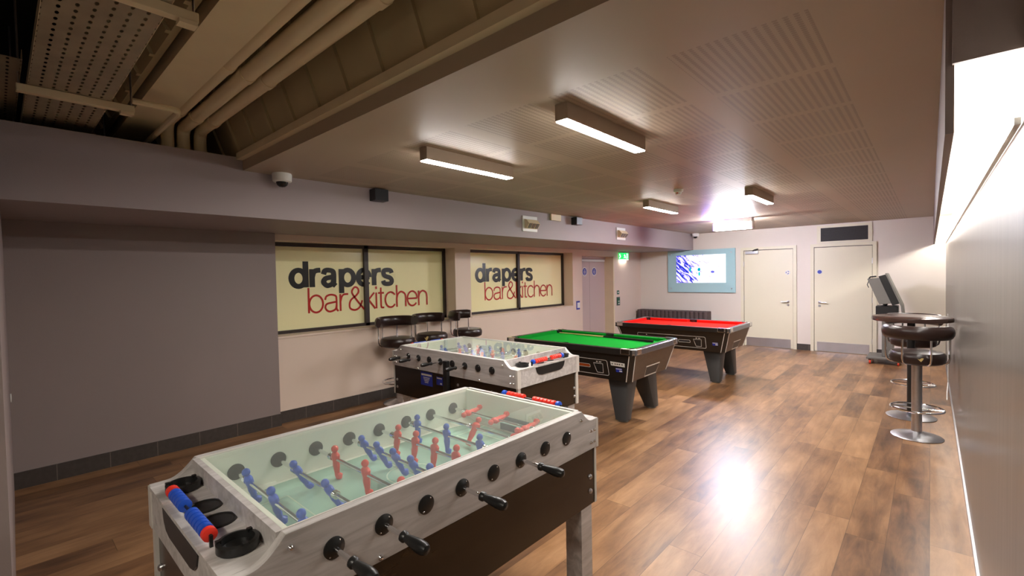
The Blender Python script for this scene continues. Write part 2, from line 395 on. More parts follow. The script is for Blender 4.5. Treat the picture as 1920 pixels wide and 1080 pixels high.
# exposed void
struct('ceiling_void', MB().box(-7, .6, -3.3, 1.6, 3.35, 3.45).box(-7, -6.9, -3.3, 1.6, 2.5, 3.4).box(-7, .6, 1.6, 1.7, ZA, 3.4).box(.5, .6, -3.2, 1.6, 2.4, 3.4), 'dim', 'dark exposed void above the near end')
def coffer(name, ya, za, yb, zb, label):
    m = MB()
    m.hexa([(-6, ya, za), (.5, ya, za), (.5, ya+.03, za), (-6, ya+.03, za)], [(-6, yb, zb), (.5, yb, zb), (.5, yb+.03, zb), (-6, yb+.03, zb)])
    x = -5.8
    while x < .4:
        m.hexa([(x, ya-.02, za), (x+.035, ya-.02, za), (x+.035, ya, za), (x, ya, za)], [(x, yb-.02, zb), (x+.035, yb-.02, zb), (x+.035, yb+.005, zb), (x, yb+.005, zb)])
        x += .34
    struct(name, m, 'deck', label)
coffer('wall_void_coffer', YC-.005, ZA+.02, 1.08, 3.3, 'ribbed sloping coffer side above the ceiling edge')
coffer('wall_void_coffer_left', .60, 2.80, .34, 3.3, 'ribbed sloping coffer side behind the cable tray')
struct('ceiling_beam', MB().box(-6.5, .5, .645, .845, 2.74, 2.77).box(-6.5, .5, .655, .70, 2.77, 3.35), 'offw', 'wide painted beam in the exposed void')
# windows
GA, GB = 'window', 'window'
def window(n, y0, y1, ymid, label):
    w = thing('window_%d' % n, label, 'window'); w['kind'] = 'structure'
    fr = MB(); xg = XW; t = .045
    fr.box(xg-.02, xg+.03, y0, y1, zt-t, zt+.0).box(xg-.02, xg+.03, y0, y1, zs, zs+t*.8).box(xg-.02, xg+.03, y0, y0+t, zs, zt).box(xg-.02, xg+.03, y1-t*.8, y1, zs, zt)
    fr.box(xg-.02, xg+.03, ymid-.025, ymid+.035, zs, zt)
    fr.build('window_frame', 'frame', w)
    B(xg-.03, xg-.01, y0, y1, zs, zt).build('pane', 'vinyl', w)
    B(xg, XL+.012, y0, y1+.0, zs-.025, zs-.001).build('window_sill', 'beige', w, bevel=.003)
    return w
win1 = window(1, w1a, w1b, 3.32, 'nearer window lettered drapers bar&kitchen, beside the mauve pier')
win2 = window(2, w2a, w2b, 6.417, 'farther window lettered drapers bar&kitchen, near the side door')
# lettering drawn as strokes; unit = x-height
def cr(pts, n=10, closed=False):
    out = []; N = len(pts)
    rng = range(N) if closed else range(N-1)
    for i in rng:
        if closed: p0, p1, p2, p3 = pts[i-1], pts[i], pts[(i+1) % N], pts[(i+2) % N]
        else: p0, p1, p2, p3 = pts[max(i-1, 0)], pts[i], pts[i+1], pts[min(i+2, N-1)]
        for k in range(n):
            t = k/n
            out.append(tuple(.5*((2*p1[j])+(-p0[j]+p2[j])*t+(2*p0[j]-5*p1[j]+4*p2[j]-p3[j])*t*t+(-p0[j]+3*p1[j]-3*p2[j]+p3[j])*t**3) for j in (0, 1)))
    if not closed: out.append(pts[-1])
    return out
def arcp(cx, cy, rx, ry, a0, a1, n=28):
    return [(cx+rx*math.cos(math.radians(a0+(a1-a0)*i/n)), cy+ry*math.sin(math.radians(a0+(a1-a0)*i/n))) for i in range(n+1)]
def letter(ch, w):
    h = w/2; lo, hi = h*.6-.02, 1.02-h*.6     # centre line heights of the bowls
    ry = (hi-lo)/2; cy = .5; rx = .44-h*.8; A = 1.42
    if ch in 'dbp':
        if ch == 'd': return [(arcp(h*.8+rx, cy, rx, ry, 0, 360), 1), ([(.92-h, 0), (.92-h, A)], 0)], .92
        s = 0 if ch == 'b' else -.4; e = A if ch == 'b' else 1.
        return [(arcp(.92-h*.8-rx, cy, rx, ry, 0, 360), 1), ([(h, s), (h, e)], 0)], .92
    if ch == 'r': return [([(h, 0), (h, 1)], 0), (cr([(h, .55), (h+.08, .82), (h+.22, hi-.02), (.56, hi)]), 0)], .54
    if ch == 'a':
        x1 = .80-h
        return [(cr([(h, .70), (h+.08, .90), (.40, hi), (x1-.05, .93-h*.4), (x1, .70), (x1, .4), (x1, .14), (x1+.10, lo*.6+.0)]), 0),
                (cr([(x1, .56), (.5, .53), (h+.1, .46), (h, .27), (h+.10, .08+lo*.5), (.36, lo), (x1-.08, .12+lo*.6), (x1, .38)]), 0)], .90
    if ch == 'e': return [(arcp(h*.8+rx, cy, rx, ry, 0, 322), 0), ([(h, .5), (.86-h*.6, .5)], 0)], .88
    if ch == 'c': return [(arcp(h*.8+rx, cy, rx, ry, 38, 322), 0)], .82
    if ch == 's':
        x0, x1 = h, .80-h
        return [(cr([(x1, .74), (x1-.06, .92-h*.2), (.40, hi), (x0+.05, .92-h*.2), (x0+.02, .72), (.25, .56), (.55, .45), (x1, .28), (x1-.06, .08+lo*.4), (.40, lo), (x0+.05, .08+lo*.4), (x0-.02, .27)]), 0)], .80
    if ch in 'nh':
        e = 1. if ch == 'n' else A
        return [([(h, 0), (h, e)], 0), (cr([(h, .55), (h+.08, .82), (.38, hi), (.66, .86), (.74-h*0, .6), (.74, .3), (.74, 0)]), 0)], .80
    if ch == 'k': return [([(h, 0), (h, A)], 0), ([(h, .36), (.66, 1.)], 0), ([(.26, .58), (.72, 0)], 0)], .72
    if ch == 'i': return [([(h, 0), (h, 1)], 0), ([(h, 1.22), (h, 1.38)], 0)], .10+h
    if ch == 't': return [(cr([(.2, 1.3), (.2, .8), (.2, .25), (.24, .05), (.42, .03)]), 0), ([(.0, .96), (.42, .96)], 0)], .44
    if ch == '&': return [(cr([(1.02, 0), (.72, .36), (.30, .92), (.24, 1.16), (.42, 1.38), (.62, 1.3), (.66, 1.08), (.5, .88), (.16, .62), (h, .34), (.12, .1), (.42, .0), (.72, .16), (.90, .56)]), 0)], 1.04
def lettering(text, w, gap, y0, y1, zbase, xh, name, m, parent, x):
    mb = MB(); cx = 0.; allp = []
    for ch in text:
        st, adv = letter(ch, w); allp.append((cx, st)); cx += adv+gap
    total = cx-gap; sy = (y1-y0)/total
    kk = 0
    for c0, st in allp:
        for pts, cl in st:
            if cl: pts = pts[:-1]
            kk += 1
            mb.ribbon([(p[0]+c0, p[1]) for p in pts], w, lambda u, v: (x+kk*.00025, y0+u*sy, zbase+v*xh), bool(cl))
    return mb.build(name, m, parent)
for (wn, ya, yb, yc, yd) in ((win1, 2.325, 3.77, 2.54, 4.355), (win2, 5.357, 6.86, 5.565, 7.47)):
    lettering('bar&kitchen', .112, .03, yc, yd, 1.187, .218, 'red_lettering', 'redink', wn, XW-.0085)
    lettering('drapers', .275, .03, ya, yb, 1.505, .222, 'black_lettering', 'ink', wn, XW-.0075)

# ------------------------------------------------------------------ doors
def lever(parent, x, z, y, s):
    B(x-.022, x+.022, y-.012, y, z-.022, z+.022).build('handle_rose', 'steel', parent, bevel=.004)
    MB().tube([(x, y, z), (x, y-.05, z), (x+s*.02, y-.055, z), (x+s*.12, y-.055, z-.004)], .010).build('door_handle', 'steel', parent, smooth=True)
    MB().cyl((x, y, z-.07), (x, y-.012, z-.07), .022).build('lock_cylinder', 'steel', parent, smooth=True)
def fardoor(n, x0, x1, hs, label):
    d = thing('door_%d' % n, label, 'door'); d['kind'] = 'structure'
    y = YF
    B(x0, x1, y-.012, y+.03, .005, 2.03).build('door_leaf', 'door', d, bevel=.002)
    MB().box(x0-.065, x0-.006, y-.03, y-.0, 0, 2.10).box(x1+.006, x1+.065, y-.03, y-.0, 0, 2.10).box(x0-.006, x1+.006, y-.03, y-.0, 2.042, 2.10).build('door_frame', 'door', d)
    MB().box(x0-.005, x0, y-.004, y, 0, 2.04).box(x1, x1+.005, y-.004, y, 0, 2.04).box(x0, x1, y-.004, y, 2.031, 2.04).build('shadow_gap', 'dim', d)
    B(x0+.04, x1-.04, y-.015, y-.012, .01, .19).build('kick_plate', 'kick', d)
    hx = x1-.085 if hs < 0 else x0+.085
    lever(d, hx, .965, y-.012, hs)
    for z in (.25, 1.02, 1.75):
        hxx = x0-.003 if hs < 0 else x1+.003
        MB().cyl((hxx, y-.018, z-.05), (hxx, y-.018, z+.05), .008).build('hinge', 'steel', d)
    return d
dr1 = fardoor(1, -2.985, -2.07, -1, 'cream far-wall door beside the wall screen, closer arm at top')
dr2 = fardoor(2, -1.7025, -.80, 1, 'cream far-wall door below the dark vent, handle on its left')
MB().box(-2.95, -2.70, YF-.06, YF-.012, 1.96, 2.02).build('door_closer', 'steel', dr1, bevel=.004)
MB().tube([(-2.80, YF-.05, 2.02), (-2.77, YF-.09, 2.04), (-2.70, YF-.05, 2.06)], .01).build('closer_arm', 'black', dr1)
# round notices
m_ = MB().cyl((-2.164, YF-.012, 1.555), (-2.164, YF-.016, 1.555), .05, 28); m_.build('round_notice', 'swhite', dr1)
mm = MB()
for a0 in (20, 140, 260): mm.ribbon(arcp(-2.164, 1.555, .026, .026, a0, a0+70, 8), .012, lambda u, v: (u, YF-.0175, v))
mm.build('notice_symbol', 'sblue', dr1)
MB().cyl((-1.615, YF-.012, 1.557), (-1.615, YF-.016, 1.557), .05, 28).build('round_notice', 'swhite', dr2)
MB().cyl((-1.615, YF-.016, 1.557), (-1.615, YF-.018, 1.557), .036, 28).build('notice_symbol', 'sblue', dr2)
# side double door in its recess
sd = thing('door_3', 'pink grey double side door in its recess, violet lit', 'door'); sd['kind'] = 'structure'
xd = XL-.22
B(xd-.04, xd, 8.0, 8.778, 0, 1.93).build('door_leaf', 'doorv', sd, bevel=.002)
B(xd-.04, xd, 8.784, 9.56, 0, 1.93).build('door_leaf', 'doorv', sd, bevel=.002)
MB().box(xd-.05, xd+.03, d0, d1+.1, 1.935, 1.985).build('door_frame', 'doorv', sd)
MB().box(XL-.35, XL+.01, d1-.05, d1+.001, 0, 1.99).build('door_jamb', 'offw', sd, bevel=.004)
MB().box(xd, xd+.05, d0, 9.36, 1.875, 1.925).build('door_closer_track', 'white', sd, bevel=.005)
for yy in (8.585, 8.972):
    MB().cyl((xd, yy, 1.655), (xd+.004, yy, 1.655), .10, 32).build('round_notice', 'swhite', sd)
    MB().cyl((xd+.004, yy, 1.655), (xd+.006, yy, 1.655), .078, 32).build('notice_disc', 'sblue', sd)
    mm = MB()
    for k, wd in enumerate((.05, .09, .09, .05)):
        mm.box(xd+.006, xd+.0075, yy-wd/2, yy+wd/2, 1.655+.045-.03*k-.012, 1.655+.045-.03*k)
    mm.build('notice_text_lines', 'swhite', sd)

# ------------------------------------------------------------------ lights that are things
def ceil_lamp(x, y, label, m='lamp', z=ZC, length=.87, grp='ceiling lamps'):
    t = thing('ceiling_lamp', label, 'lamp', (x, y, z), 0)
    MB().box(-.038, .038, -length/2, length/2, -.085, 0).build('housing', 'ceil', t)
    B(-.034, .034, -length/2+.004, length/2-.004, -.0905, -.0852).build('diffuser', m, t)
    return t
ceil_lamp(-1.41, 2.40, 'slim ceiling lamp nearest the camera, over the middle of the floor')
ceil_lamp(-2.55, 2.395, 'slim ceiling lamp nearest the bulkhead and dome camera')
ceil_lamp(-2.55, 5.70, 'short-looking ceiling lamp beside the smoke detector')
ceil_lamp(-1.42, 5.74, 'slim ceiling lamp right of the bright far lamp')
t = thing('added_rear_lamp', 'added warm hanging lamp behind the camera, out of view', 'lamp', (-.75, -.9, 2.3))  # added out of view to brighten the near end
B(-.4, .4, -.1, .1, 0, .06).build('housing', 'white', t); B(-.39, .39, -.09, .09, -.006, -.001).build('diffuser', 'back', t)
for q in (-.3, .3): MB().cyl((q, 0, .06), (q, 0, 1.05), .005).build('cord', 'black', t)
t = thing('bright_tube_lamp', 'very bright blue-white box lamp under the far ceiling', 'lamp', (-2.46, 8.3, 2.36))
B(-.30, .30, -.07, .07, .05, .117).build('bracket', 'white', t)
B(-.29, .29, -.06, .06, -.06, .05).build('diffuser', 'far', t)
for q in (-.31, .29): B(q, q+.02, -.065, .065, -.065, .055).build('end_cap', 'white', t)
cv = thing('cove_lamp', 'long white tube lamp in the right wall cove', 'lamp', (0, 0, 0))
for k in range(6):
    y0 = 2.05+k*1.45
    MB().cyl((.148, y0, 2.045), (.148, y0+1.38, 2.045), .014, 10).build('tube', 'covel', cv)
B(.175, .189, 1.96, YF-.1, 2.002, 2.022).build('batten', 'white', cv)

# ------------------------------------------------------------------ foosball tables
def foosball():
    t = thing('foosball_table', '', 'foosball table')
    zt_, zs_, zc_, zb_ = .963, .905, .767, .494
    prof = [(-.80, zc_), (.80, zc_), (.80, zs_)]
    curve = [(.665+.085*k/8, zs_+(zt_-zs_)*(1-math.sin(k/8*PI/2))) for k in range(9)]
    prof += curve[::-1]+[(-x, z) for x, z in curve]+[(-.80, zs_)]
    for s in (-1, 1):
        MB().prism(prof, 'y', s*.40, s*.372).build('side_panel', 'ash', t, bevel=.0015)
    for s in (-1, 1):
        xa, xb = sorted((s*.80, s*.782)); B(xa, xb, -.372, .372, zc_, zs_-.004).build('end_panel', 'ash', t)
        for q in (-1, 1):
            e = MB()
            ya, yb = sorted((q*.401, q*.362)); xa, xb = sorted((s*.803, s*.785)); e.box(xa, xb, ya, yb, zc_-.002, zs_-.003)
            xa, xb = sorted((s*.796, s*.78)); ya, yb = sorted((q*.392, q*.362)); e.box(xa, xb, ya, yb, zb_, zc_-.002)
            e.build('corner_edging', 'ashedge', t)
        xa, xb = sorted((s*.66, s*.803)); B(xa, xb, -.372, .372, zs_-.012, zs_).build('end_tray', 'ash', t)
        xa, xb = sorted((s*.66, s*.678)); B(xa, xb, -.372, .372, .78, zt_).build('inner_end_wall', 'ash', t)
        xa, xb = sorted((s*.642, s*.66)); B(xa, xb, -.372, .372, .78, zt_-.006).build('inner_end_lining', 'inner', t)
        # hand slot
        sl = [(-.19, .893), (.19, .893), (.175, .855), (.15, .835), (.115, .827), (-.115, .827), (-.15, .835), (-.175, .855)]
        MB().prism(sl, 'x', s*.7995, s*.8045).build('ball_return_slot', 'black', t)
        for q in (-1, 1):
            c = (s*.731, q*.262, zs_)
            MB().lathe([(.045, 0), (.050, .004), (.050, .024), (.040, .026), (.037, .008), (0, .006)], c, 28).build('ashtray', 'black', t, smooth=True)
            for aa in (.6, 2.7, 4.8): MB().box(c[0]+.044*math.cos(aa)-.006, c[0]+.044*math.cos(aa)+.006, c[1]+.044*math.sin(aa)-.006, c[1]+.044*math.sin(aa)+.006, zs_+.022, zs_+.03).build('ashtray_notch', 'black', t)
            c2 = (s*.722, q*.064, zs_)
            MB().lathe([(.050, 0.), (.050, .003), (.044, .004), (.040, .001), (0, .001)], c2, 28).build('cup_holder', 'black', t, smooth=True)
        # abacus score counter
        b1, c1 = ('blue', 'redp') if s < 0 else ('redp', 'blue')
        r = MB().cyl((s*.775, -.20, .934), (s*.775, .215, .934), .004, 8)
        r.box(s*.775-.004, s*.775+.004, -.205, -.196, zs_-.002, .936).box(s*.775-.004, s*.775+.004, .214, .222, zs_-.002, .936).build('score_rod', 'black', t)
        sc = [o for o in t.children if o.name.startswith('score_rod')][-1]
        ys = [-.185+.0]+[-.155+.0245*k for k in range(6)]+[.055+.0245*k for k in range(5)]+[.19]
        for k, yv in enumerate(ys):
            capb = k in (0, len(ys)-1)
            MB().lathe([(.012, -.0115), (.0185, -.009), (.0185, .009), (.012, .0115)], (s*.775, yv, .934), 14, (0, 1, 0)).build('bead', c1 if capb else b1, sc, smooth=True)
    # under body
    B(-.785, .785, -.388, .388, zb_, zc_).build('lower_body', 'wenge', t, bevel=.002)
    for sx in (-1, 1):
        for sy in (-1, 1):
            xa, xb = sorted((sx*.76, sx*.67)); ya, yb = sorted((sy*.385, sy*.295))
            B(xa, xb, ya, yb, .012, zb_+.02).build('leg', 'ash', t, bevel=.002)
            MB().cyl(((xa+xb)/2, (ya+yb)/2, 0), ((xa+xb)/2, (ya+yb)/2, .013), .03).build('foot', 'black', t)
    def bolt(x, y, z, d, m='chrome', r=.011):
        MB().lathe([(r, 0), (r*.9, .005), (r*.5, .009), (0, .010)], (x, y, z), 12, d).build('bolt', m, t, smooth=True)
    for s in (-1, 1):
        for bx in (.735, .765):
            for bz in (.80, .855):
                for q in (-1, 1): bolt(q*bx, s*.40, bz, (0, s, 0), r=.0075)
        for q in (-1, 1): bolt(q*.655, s*.40, .925, (0, s, 0), r=.008); bolt(q*.40, s*.40, .780, (0, s, 0), r=.009)
        for q in (-1, 1):
            for bz in (.56, .63): bolt(q*.745, s*.388, bz, (0, s, 0), 'steel', .013); bolt(q*.785, s*.345, bz, (q, 0, 0), 'steel', .013)
    # playfield
    B(-.65, .65, -.372, .372, .768, .782).build('playfield_border', 'inner', t)
    B(-.62, .62, -.335, .335, .782, .787).build('playfield', 'field', t)
    ln = MB(); f = lambda u, v: (u, v, .7875)
    ln.ribbon([(0, -.33), (0, .33)], .006, f); ln.ribbon(arcp(0, 0, .10, .10, 0, 360)[:-1], .006, f, True)
    for s in (-1, 1):
        ln.ribbon([(s*.62, -.2), (s*.42, -.2), (s*.42, .2), (s*.62, .2)], .006, f); ln.ribbon([(s*.62, -.12), (s*.52, -.12), (s*.52, .12), (s*.62, .12)], .006, f)
    ln.build('field_markings', 'fieldl', t)
    for s in (-1, 1):
        MB().box(*sorted((s*.640, s*.644)), -.10, .10, .787, .86).build('goal_mouth', 'black', t)
        sd_ = MB()
        for q in (-1, 1):
            sd_.hexa([(s*.65, q*.372, .783), (s*.40, q*.372, .783), (s*.40, q*.335, .785), (s*.65, q*.28, .785)] if s*q > 0 else [(s*.65, q*.28, .785), (s*.40, q*.335, .785), (s*.40, q*.372, .783), (s*.65, q*.372, .783)],
                     [(s*.65, q*.372, .81), (s*.40, q*.372, .79), (s*.40, q*.335, .788), (s*.65, q*.28, .788)] if s*q > 0 else [(s*.65, q*.28, .788), (s*.40, q*.335, .788), (s*.40, q*.372, .79), (s*.65, q*.372, .81)])
        sd_.build('corner_ramp', 'inner', t)
    for q in (-1, 1):
        ya, yb = sorted((q*.372, q*.366)); B(-.645, .645, ya, yb, .783, .956).build('inner_side_lining', 'inner', t)
    # rods
    counts = [3, 2, 3, 5, 5, 3, 2, 3]; cols = ['blue', 'blue', 'redp', 'blue', 'redp', 'blue', 'redp', 'redp']
    tilt = [15, 28, 4, 26, -8, 2, -38, 95]; spc = [.225, .25, .23, .118, .134, .22, .25, .20]
    shift = [.0, .05, -.04, -.01, -.055, .05, -.10, .03]
    for i in range(8):
        x = -.541+.1545*i; z = .873; near = cols[i] == 'blue'; s = -1 if near else 1
        # hollow bushings both sides, inside and outside
        for q in (-1, 1):
            MB().lathe([(.030, 0), (.030, .004), (.022, .007), (.0, .007)] if q*s < 0 else [(.030, 0), (.030, .004), (.018, .010), (.012, .012)], (x, q*.40, z), 24, (0, q, 0)).build('bushing', 'black', t, smooth=True)
            MB().lathe([(.030, 0), (.030, .004), (.018, .010), (.010, .012)], (x, q*.366, z), 24, (0, -q, 0)).build('bushing', 'black', t, smooth=True)
            bs = MB()
            for aa in (.9, .9+PI): bs.ball((x+.023*math.cos(aa), q*.405, z+.023*math.sin(aa)), .0035, seg=8, rings=5)
            bs.build('bushing_screws', 'chrome', t)
        rod = MB().cyl((x, -s*.392, z), (x, s*.50, z), .0075, 12).build('rod', 'chrome', t, smooth=True)
        hd = MB().lathe([(.012, 0), (.0155, .004), (.0155, .014), (.011, .02), (.0145, .045), (.0185, .08), (.0175, .10), (.013, .112), (0, .116)], (x, s*.492, z), 16, (0, s, 0), .9)
        hd.build('handle', 'black', rod, smooth=True)
        for q in (-1, 1):
            yb_ = shift[i]+q*((counts[i]-1)/2*spc[i]+.035)
            MB().lathe([(.0125, -.012), (.014, -.009), (.011, -.004), (.0135, 0), (.011, .004), (.014, .009), (.0125, .012)], (x, yb_, z), 14, (0, 1, 0)).build('spring_buffer', 'chrome', rod, smooth=True)
        R = Matrix.Translation((x, 0, z)) @ Matrix.Rotation(math.radians(-tilt[i]), 4, 'Y')
        for k in range(counts[i]):
            yv = shift[i]+(k-(counts[i]-1)/2)*spc[i]
            fm = MB()
            secs = [(-.084, .012, .010, .006), (-.070, .013, .013, .006), (-.060, .009, .008, 0), (-.045, .012, .009, 0), (-.028, .014, .011, 0), (-.012, .013, .010, 0), (.004, .019, .012, 0), (.016, .021, .012, 0), (.024, .014, .009, 0), (.028, .007, .006, 0)]
            seg = 10; vs = []; fs = []
            for (hz, ry_, rx_, ox) in secs:
                for a in range(seg):
                    tt = 2*PI*a/seg; vs.append((ox+1.2*rx_*math.cos(tt), 1.2*ry_*math.sin(tt), hz))
            for a in range(len(secs)-1):
                for b in range(seg): c = (b+1) % seg; fs.append((a*seg+b, a*seg+c, (a+1)*seg+c, (a+1)*seg+b))
            fs.append(tuple(range(seg))[::-1]); fs.append(tuple((len(secs)-1)*seg+b for b in range(seg)))
            fm.add(vs, fs).ball((0, 0, .041), .0145, seg=10, rings=7)
            fm.v = [tuple(R @ Vector(v)+Vector((0, yv, 0))) for v in fm.v]
            fm.build('player_figure', cols[i], rod, smooth=True)
    # metal rim and the glass
    for q in (-1, 1): B(-.662, .662, *sorted((q*.372, q*.366)), .956, zt_+.0006).build('top_rim', 'ashedge', t)
    B(-.660, .660, -.366, .366, .955, .959).build('glass_top', 'glass', t)
    return t
fb1 = foosball(); fb1.location = (-1.598, 1.130, 0); fb1.rotation_euler = (0, 0, PI/2)
tag(fb1, 'large foosball table in the foreground, pale ash sides, dark body', 'foosball table', 'foosball tables')
fb2 = copy_tree(fb1); fb2.location = (-3.045, 2.93, 0); fb2.rotation_euler = (0, 0, 0)
tag(fb2, 'second foosball table behind the foreground one, blue stickers on its dark side', 'foosball table', 'foosball tables')
B(-.010, .040, -.432, -.400, .50, .893).build('coin_box', 'black', fb2, bevel=.003)
B(-.371, -.208, -.3905, -.388, .635, .755).build('blue_sticker', 'sblue', fb2)
st = MB(); st.box(-.362, -.217, -.3915, -.3905, .722, .738)
for k, wd in enumerate((.09, .08, .06, .05)): st.box(-.29-wd/2, -.29+wd/2, -.3915, -.3905, .708-.014*k-.006, .708-.014*k)
st.build('sticker_lines', 'swhite', fb2)
B(-.150, -.068, -.3905, -.388, .665, .735).build('blue_sticker', 'sblue', fb2)
MB().box(-.142, -.076, -.3915, -.3905, .718, .728).box(-.100, -.076, -.3915, -.3905, .672, .684).build('sticker_lines', 'swhite', fb2)
MB().lathe([(.012, 0), (.012, .004), (0, .006)], (.13, -.388, .70), 14, (0, -1, 0)).build('lock', 'steel', fb2)

# ------------------------------------------------------------------ pool tables
def pool(cl, cu):
    t = thing('pool_table', '', 'pool table')
    L, Wd, H = .89, .5575, .82
    tx, ty, bx, by, z0, z1 = .865, .535, .785, .455, .46, .755
    def yf(z): return -(by+(ty-by)*(z-z0)/(z1-z0))
    def xf(z): return bx+(tx-bx)*(z-z0)/(z1-z0)
    cab = MB(); c = .045
    def ring(x, y, z): return [(-x+c, -y, z), (x-c, -y, z), (x, -y+c, z), (x, y-c, z), (x-c, y, z), (-x+c, y, z), (-x, y-c, z), (-x, -y+c, z)]
    vs = ring(bx, by, z0)+ring(tx, ty, z1)
    cab.add(vs, [tuple(range(8))[::-1], tuple(range(8, 16))]+[(i, (i+1) % 8, 8+(i+1) % 8, 8+i) for i in range(8)])
    cab.build('cabinet', 'blackw', t)
    for s in (-1, 1):
        e = MB(); o = .004
        e.add([(s*(bx+o), -by+c+.01, z0+.004), (s*(bx+o), by-c-.01, z0+.004), (s*(tx+o), ty-c-.01, z1), (s*(tx+o), -ty+c+.01, z1)], [(0, 1, 2, 3) if s > 0 else (3, 2, 1, 0)])
        e.build('end_panel', 'brownw', t)
    for sx in (-1, 1):
        for sy in (-1, 1):
            MB().tube([(sx*(bx-c), sy*(by+.001), z0), (sx*(tx-c), sy*(ty+.001), z1)], .005, 6).build('corner_trim', 'ashedge', t)
            MB().tube([(sx*(bx+.003), sy*(by-c), z0), (sx*(tx+.003), sy*(ty-c), z1)], .005, 6).build('corner_trim', 'ashedge', t)
    # bed, rails, cushions
    B(-.80, .80, -.47, .47, .755, .778).build('bed_cloth', cl, t)
    rw = .062
    for s in (-1, 1):
        B(-L+.03, L-.03, *sorted((s*Wd, s*(Wd-rw))), .752, H).build('side_rail', 'blackw', t, bevel=.008)
        B(*sorted((s*L, s*(L-rw))), -Wd+.03, Wd-.03, .752, H).build('end_rail', 'railg', t, bevel=.008)
        for q in (-1, 1):
            xa, xb = sorted((q*.055, q*.77))
            a, b = Wd-rw, Wd-rw-.042
            MB().hexa(*[[(xa, s*a, zz), (xb, s*a, zz), (xb-(.03 if zz > .79 else .03)*1, s*b, zz-.004), (xa+.03, s*b, zz-.004)][::(1 if s < 0 else -1)] for zz in (.779, H-.002)]).build('cushion', cu, t)
        a, b = L-rw, L-rw-.042
        MB().hexa(*[[(s*a, -.43, zz), (s*a, .43, zz), (s*b, .40, zz-.004), (s*b, -.40, zz-.004)][::(1 if s > 0 else -1)] for zz in (.779, H-.002)]).build('cushion', cu, t)
    for sx in (-1, 0, 1):
        for sy in (-1, 1):
            if sx == 0:
                MB().lathe([(.045, 0), (.047, .04), (.040, .041), (.038, .002), (0, .002)], (0, sy*(Wd-.055), .7785), 20).build('pocket', 'black', t, smooth=True)
            else:
                MB().lathe([(.05, 0), (.052, .04), (.044, .041), (.042, .002), (0, .002)], (sx*(L-.075), sy*(Wd-.075), .7785), 20).build('pocket', 'black', t, smooth=True)
                cc = MB(); cx, cy = sx*(L-.07), sy*(Wd-.07); arc = []
                for k in range(9):
                    a = k/8*PI/2; arc.append((cx+sx*.072*math.cos(a), cy+sy*.072*math.sin(a)))
                poly = [(cx-sx*.09, cy+sy*.072)]+arc[::-1]+[(cx+sx*.072, cy-sy*.09), (cx+sx*.022, cy-sy*.09), (cx+sx*.022, cy+sy*.0), (cx+sx*.0, cy+sy*.022), (cx-sx*.09, cy+sy*.022)]
                if sx*sy < 0: poly = poly[::-1]
                cc.prism(poly[::-1], 'z', .765, H+.004).build('corner_casting', 'chrome', t, bevel=.006)
    for k in (-.66, -.45, -.24, .24, .45, .66): pass
    # front coin panel, outlines as raised strips on the sloping face
    def fp(u, v, o=.003): return (u, yf(v)-o, v)
    def strip(pts, w, name, m, o=.003, closed=True): return MB().ribbon(pts, w, lambda u, v: fp(u, v, o), closed).build(name, m, t)
    def rrect(u0, u1, v0, v1, r):
        p = []
        for cx, cy, a in ((u1-r, v0+r, -90), (u1-r, v1-r, 0), (u0+r, v1-r, 90), (u0+r, v0+r, 180)): p += arcp(cx, cy, r, r, a, a+90, 6)
        return p
    strip(rrect(-.50, .547, .505, .675, .02), .006, 'panel_outline', 'ashedge')
    strip([(.375, .632), (.49, .632), (.48, .528), (.405, .528), (.395, .56)], .007, 'coin_mech_frame', 'ashedge', .005)
    MB().add([fp(u, v, .002) for u, v in [(.38, .628), (.485, .628), (.475, .532), (.41, .532)]], [(0, 1, 2, 3)]).build('coin_mech', 'black', t)
    strip(rrect(.15, .325, .575, .612, .012), .005, 'badge_frame', 'ashedge', .005)
    for u in (-.35, .42): MB().add([fp(u+a*.009, v, .003) for a, v in ((-1, .645), (1, .645), (1, .657), (-1, .657))], [(0, 1, 2, 3)]).build('price_mark', 'swhite', t)
    MB().add([fp(u, v, .003) for u, v in [(.445, .645), (.475, .645), (.475, .655), (.445, .655)]], [(0, 1, 2, 3)]).build('price_mark', 'swhite', t)
    MB().add([fp(u, v, .004) for u, v in [(.64, .56), (.715, .56), (.715, .605), (.64, .605)]], [(0, 1, 2, 3)]).build('blue_sticker', 'sblue', t)
    MB().add([fp(u, v, .0055) for u, v in [(.643, .592), (.712, .592), (.712, .600), (.643, .600), (.68, .567), (.712, .567), (.712, .580), (.68, .580)]], [(0, 1, 2, 3), (4, 5, 6, 7)]).build('sticker_lines', 'swhite', t)
    # ball return window on the end
    def ep(v, z, o=.007): return (xf(z)+o, v, z)
    MB().add([ep(y, z) for y, z in [(-.145, .482), (.125, .482), (.15, .578), (-.155, .578)]], [(0, 1, 2, 3)]).build('ball_window', 'black', t)
    MB().ribbon([(-.155, .475), (.125, .475), (.165, .585), (-.165, .585)], .014, lambda u, v: ep(u, v, .009), True).build('ball_window_frame', 'swhite', t)
